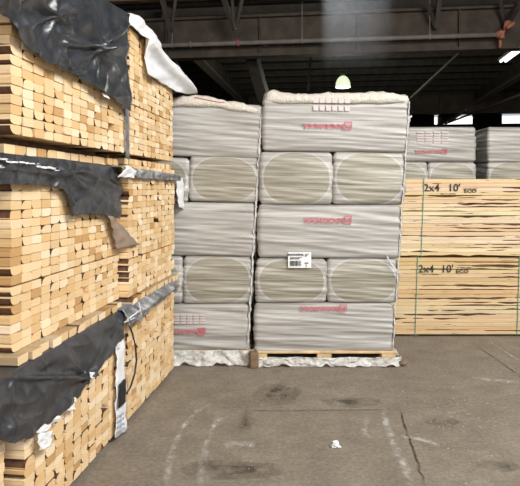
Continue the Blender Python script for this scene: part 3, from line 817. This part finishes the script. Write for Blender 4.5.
rnd = random.Random(9); mb = MB()
for k in range(110):
    if k < 80: X, Y = fpt(rnd.gauss(462, 26), min(480, max(372, rnd.gauss(418, 18))))
    else: X, Y = fpt(rnd.uniform(190, 515), rnd.uniform(385, 484))
    s = rnd.uniform(.003, .007); mb.box(X, Y, .0, X+s*rnd.uniform(.7, 1.6), Y+s, s*.5)
o = mb.build('debris', M['chip']); o['kind'] = 'stuff'; tag(o, 'tiny white chips scattered over the concrete floor', 'debris')

# ------------------------------------------------------------------ the building, turned with the end-on lumber
def B(u, v, z): return (u*CA + v*SA, -u*SA + v*CA, z)                # building axes -> world
def bq(mb, p): mb.v += [B(*q) for q in p]; k = len(mb.v); mb.face(range(k-len(p), k)); return mb
def bbox(name, u0, v0, z0, u1, v1, z1, mat, st=True):
    o = MB().box(0, 0, 0, u1-u0, v1-v0, z1-z0).build(name, mat, None, B(u0, v0, z0), rz=-A)
    return struct(o) if st else o
ZC = 6.5
bbox('ceiling', -12, -5.5, ZC, 24, 40, ZC+.15, M['deck'])
bbox('wall_left', -12.2, -5.5, 0, -12, 40, ZC, M['wall']); bbox('wall_right', 24, -5.5, 0, 24.2, 40, ZC, M['wall'])
bbox('wall_back', -12, 39.9, 0, 24, 40.1, 5.85, M['wall'])
for k, (u0, u1) in enumerate(((6.9, 9.4), (11.3, 14.5), (16, 18))):
    bbox('window_%d' % (k+1), u0, 39.95, 5.86, u1, 40.0, 6.36, M['glass'])
    bbox('trim_%d' % (k+1), u1, 39.9, 5.85, (11.3 if k == 0 else 16 if k == 1 else 24), 40.1, ZC, M['wall'])
bbox('trim_4', -12, 39.9, 5.85, 6.9, 40.1, ZC, M['wall'])
# cross girders: deep plate with flanges
GV = 14.2
def cross_girder(v, zb, zt, nm):
    bbox(nm, -12, v-.02, zb, 24, v+.02, zt, M['girder'])
    bbox(nm, -12, v-.16, zb-.05, 24, v+.16, zb+.02, M['girder']); bbox(nm, -12, v-.16, zt, 24, v+.16, zt+.06, M['girder'])
    for k in range(15): bbox(nm, -11.4+2.4*k, v-.13, zb+.02, -11.37+2.4*k, v-.02, zt, M['girder'])
cross_girder(GV, 4.83, 5.75, 'ceiling_beam'); cross_girder(30, 5.35, 6.3, 'ceiling_beam')
bbox('ceiling_beam', -12, GV-1.2, 5.93, 24, GV-1.0, 6.12, M['plank']); bbox('ceiling_beam', -12, GV-.55, 6.0, 24, GV-.4, 6.2, M['steel'])
for k in range(16):                                                  # purlins beyond
    v = GV+1.3+1.45*k; bbox('ceiling_beam', -12, v, 6.28-.0*k, 24, v+.09, ZC, M['steel'])
def long_beam(u, zb, w, h):
    bbox('ceiling_beam', u-w/2, GV+.2, zb, u+w/2, 39.8, zb+.05, M['pipe']); bbox('ceiling_beam', u-.02, GV+.2, zb+.05, u+.02, 39.8, zb+h, M['girder'])
long_beam(7.1, 5.72, .34, .7); long_beam(-4.4, 5.72, .34, .7)
def brace(p, q, w, mat='steel'):
    P0, P1 = B(*p), B(*q); o = MB().bar((0, 0, 0), tuple(P1[i]-P0[i] for i in range(3)), w, w).build('ceiling_brace', M[mat], None, P0); struct(o)
def pxb(x, y, d): return ((x-PX)*d/F, d, H+(PY-y)*d/F)
def brace_px(a, b, d0, d1, w, mat='steel'):
    P0, P1 = pxb(*a, d0), pxb(*b, d1); o = MB().bar((0, 0, 0), tuple(P1[i]-P0[i] for i in range(3)), w, w).build('ceiling_brace', M[mat], None, P0); struct(o)
for a, b, d0, d1, w in (((222, -6), (235, 30), 13.2, 13.6, .1), ((243, -6), (235, 30), 13.2, 13.6, .08), ((232, -4), (235, 30), 13.2, 13.6, .06),
                        ((161, -6), (171, 32), 13.2, 13.7, .1), ((176, -6), (171, 32), 13.2, 13.7, .07),
                        ((252, 57), (264, 98), 15.2, 16.5, .3), ((173, 58), (197, 97), 15, 16, .07), ((411, 98), (463, 50), 19, 15.5, .07), ((311, 55), (308, 90), 16, 17, .06),
                        ((440, -6), (436, 28), 13.2, 13.6, .1), ((424, -6), (436, 28), 13.2, 13.6, .07), ((520, 3), (505, 25), 12.8, 13.4, .12), ((500, -6), (505, 30), 13, 13.6, .07),
                        ((445, 124), (520, 95), 33, 17, .07), ((449, 122), (466, 110), 24, 20, .07)):
    brace_px(a, b, d0, d1, w)
for k, u in enumerate((-1.5, 3.2)): brace((u, GV+.3, 5.0), (u-.9, GV+4.5, 6.3), .08)
# sprinkler pipe with hangers and valve
pr = thing('sprinkler_pipe', 'long grey pipe hung in front of the deep roof girder', 'pipe', B(0, GV-.35, 5.06), -A)
MB().tube([(-11.5, 0, 0), (-3, 0, 0), (2, 0, 0), (3.85, 0, 0)], .055, 12).build('pipe', M['pipe'], pr, smooth=True)
for u in (-3.96, -.72, 2.29):
    mb = MB().tube([(u, 0, .05), (u, 0, .95)], .012, 6); mb.box(u-.025, -.065, -.065, u+.025, .065, .065, 0, .01); mb.build('hanger', M['pipe'], pr)
MB().box(-3.52, -.07, -.07, -3.46, .07, .07, 0, .015).build('coupling', M['pipe'], pr)
mb = MB().box(-2.33, -.075, -.075, -2.26, .075, .075, 0, .015); mb.build('coupling', M['red'], pr)['label'] = 'red pipe coupling'
mb = MB().tube([(3.8, 0, 0), (3.95, 0, .02), (4.03, 0, .12), (4.05, 0, .3)], .085, 10); mb.tube([(3.9, -.1, -.1), (3.9, .1, .12)], .06, 8); mb.tube([(3.98, -.16, .1), (4.14, -.16, .22)], .05, 8)
mb.tube([(3.88, 0, -.3), (3.88, 0, -.05)], .035, 8)
mb.build('valve', M['orange'], pr, smooth=True)['label'] = 'orange valve at the end of the pipe'
# hanging dome lamp
ld = 18.0; lx, _, lz = pxb(343, 87.5, ld)
lp = thing('hanging_lamp', 'glowing greenish dome lamp hanging from the dark roof', 'lamp', (lx, ld, lz))
prof = [(.235, 0), (.235, .05), (.225, .14), (.19, .24), (.13, .32), (.07, .36)]
mb = MB(); n = 24
for r, z in prof: mb.v += [(r*math.cos(2*PI*k/n), r*math.sin(2*PI*k/n), z) for k in range(n)]
for j in range(len(prof)-1):
    for k in range(n): i2 = (k+1) % n; mb.face((j*n+k, j*n+i2, j*n+n+i2, j*n+n+k))
mb.face(range(n-1, -1, -1)); mb.build('lamp_shade', M['shade'], lp, smooth=True)
mb = MB(); o = [( .07, .36), (.07, .44), (.0, .46)]
for r, z in o: mb.v += [(max(r, .002)*math.cos(2*PI*k/n), max(r, .002)*math.sin(2*PI*k/n), z) for k in range(n)]
for j in range(2):
    for k in range(n): i2 = (k+1) % n; mb.face((j*n+k, j*n+i2, j*n+n+i2, j*n+n+k))
mb.build('lamp_neck', M['pipe'], lp)
mb = MB().tube([(-.1, 0, .44), (-.12, 0, .55), (.12, 0, .55), (.1, 0, .44)], .014, 6); mb.build('bracket', M['pipe'], lp)
MB().tube([(0, 0, .55), (0, 0, 6.5-lz)], .01, 6).build('cord', M['steel'], lp)
# fluorescent fitting, upper edge of the roof bay
fr = thing('strip_light', 'bright fluorescent strip light under the roof beside the orange valve', 'strip light', B(5.2, 15.9, 5.38), -A)
MB().box(-.15, 0, .03, .15, 2.4, .1, 0, .01).build('housing', M['pipe'], fr)
for q in (-.07, .07): MB().tube([(q, .05, 0), (q, 2.35, 0)], .04, 8).build('tube', M['tube'], fr, smooth=True)
for v in (.4, 2.0): MB().tube([(0, v, .1), (0, v, 1.12)], .01, 6).build('hanger', M['steel'], fr)

# ------------------------------------------------------------------ daylight, camera
def area(name, loc, target, sx, sy, e, col):
    l = bpy.data.lights.new(name, 'AREA'); l.shape = 'RECTANGLE'; l.size = sx; l.size_y = sy; l.energy = e; l.color = col
    o = bpy.data.objects.new(name, l); C.objects.link(o); o.location = loc
    o.rotation_euler = (Vector(target)-Vector(loc)).to_track_quat('-Z', 'Y').to_euler()
    return o
area('dock_door_daylight', (2.5, -5.2, 3.4), (0.6, 5, .6), 8, 4.5, 400, (1.0, .98, .95))
area('roof_skylight_daylight', (3.6, .4, 6.1), (0.0, 3.6, .6), 4.5, 3.5, 1050, (1.0, .99, .97))
pl = bpy.data.lights.new('hanging_lamp_light', 'POINT'); pl.energy = 160; pl.color = (.92, 1, .85); pl.shadow_soft_size = .2
po = bpy.data.objects.new('hanging_lamp_light', pl); C.objects.link(po); po.location = (lx, ld, lz-.25)
def light_streak():  # haze box and narrow lamp added to show a pale streak of light
    d = 9.0; x0, x1 = (322-PX)*d/F, (394-PX)*d/F; zb = H+(PY-70)*d/F; zt = ZC-.01
    m = bpy.data.materials.new('streak_haze'); m.use_nodes = True; t = m.node_tree; t.nodes.clear()
    out = t.nodes.new('ShaderNodeOutputMaterial'); v = t.nodes.new('ShaderNodeVolumeScatter'); v.inputs['Color'].default_value = (.92, .96, 1, 1)
    tc = t.nodes.new('ShaderNodeTexCoord'); sp = t.nodes.new('ShaderNodeSeparateXYZ'); mr = t.nodes.new('ShaderNodeMapRange')
    t.links.new(tc.outputs['Generated'], sp.inputs[0]); t.links.new(sp.outputs['Z'], mr.inputs['Value'])
    mr.inputs['From Min'].default_value = 0; mr.inputs['From Max'].default_value = .45; mr.inputs['To Min'].default_value = 0; mr.inputs['To Max'].default_value = .02
    mx = t.nodes.new('ShaderNodeMapRange'); t.links.new(sp.outputs['X'], mx.inputs['Value'])
    mx.inputs['From Min'].default_value = .35; mx.inputs['From Max'].default_value = 1; mx.inputs['To Min'].default_value = 1; mx.inputs['To Max'].default_value = .15
    mu = t.nodes.new('ShaderNodeMath'); mu.operation = 'MULTIPLY'; t.links.new(mr.outputs[0], mu.inputs[0]); t.links.new(mx.outputs[0], mu.inputs[1])
    t.links.new(mu.outputs[0], v.inputs['Density']); t.links.new(v.outputs[0], out.inputs['Volume'])
    o = MB().box(0, 0, 0, x1-x0, .7, zt-zb).build('haze', m, None, (x0, d-.35, zb)); o['kind'] = 'stuff'
    tag(o, 'faint pale streak under the dark roof, thin haze lit by an added lamp', 'haze')
    l = area('streak_lamp', ((x0+x1)/2, d, ZC-.02), ((x0+x1)/2, d+.001, 0), (x1-x0)*.92, .5, 190, (.95, .98, 1)); l.data.spread = math.radians(7)  # unseen lamp added just to light the haze box
light_streak()
w = bpy.data.worlds.new('World'); bpy.context.scene.world = w; w.use_nodes = True
w.node_tree.nodes['Background'].inputs[0].default_value = (.85, .92, 1, 1); w.node_tree.nodes['Background'].inputs[1].default_value = .6
cam = bpy.data.cameras.new('camera'); co = bpy.data.objects.new('camera', cam); C.objects.link(co)
co.location = (0, 0, H); co.rotation_euler = (PI/2, 0, 0)
cam.sensor_fit = 'HORIZONTAL'; cam.sensor_width = 36; cam.lens = F/520*36; cam.shift_y = -(243-PY)/520
cam.clip_start = .05; cam.clip_end = 200
sc = bpy.context.scene; sc.camera = co
sc.view_settings.view_transform = 'Standard'; sc.view_settings.look = 'None'; sc.view_settings.exposure = 0.0; sc.view_settings.gamma = 1
sc.view_settings.use_curve_mapping = False
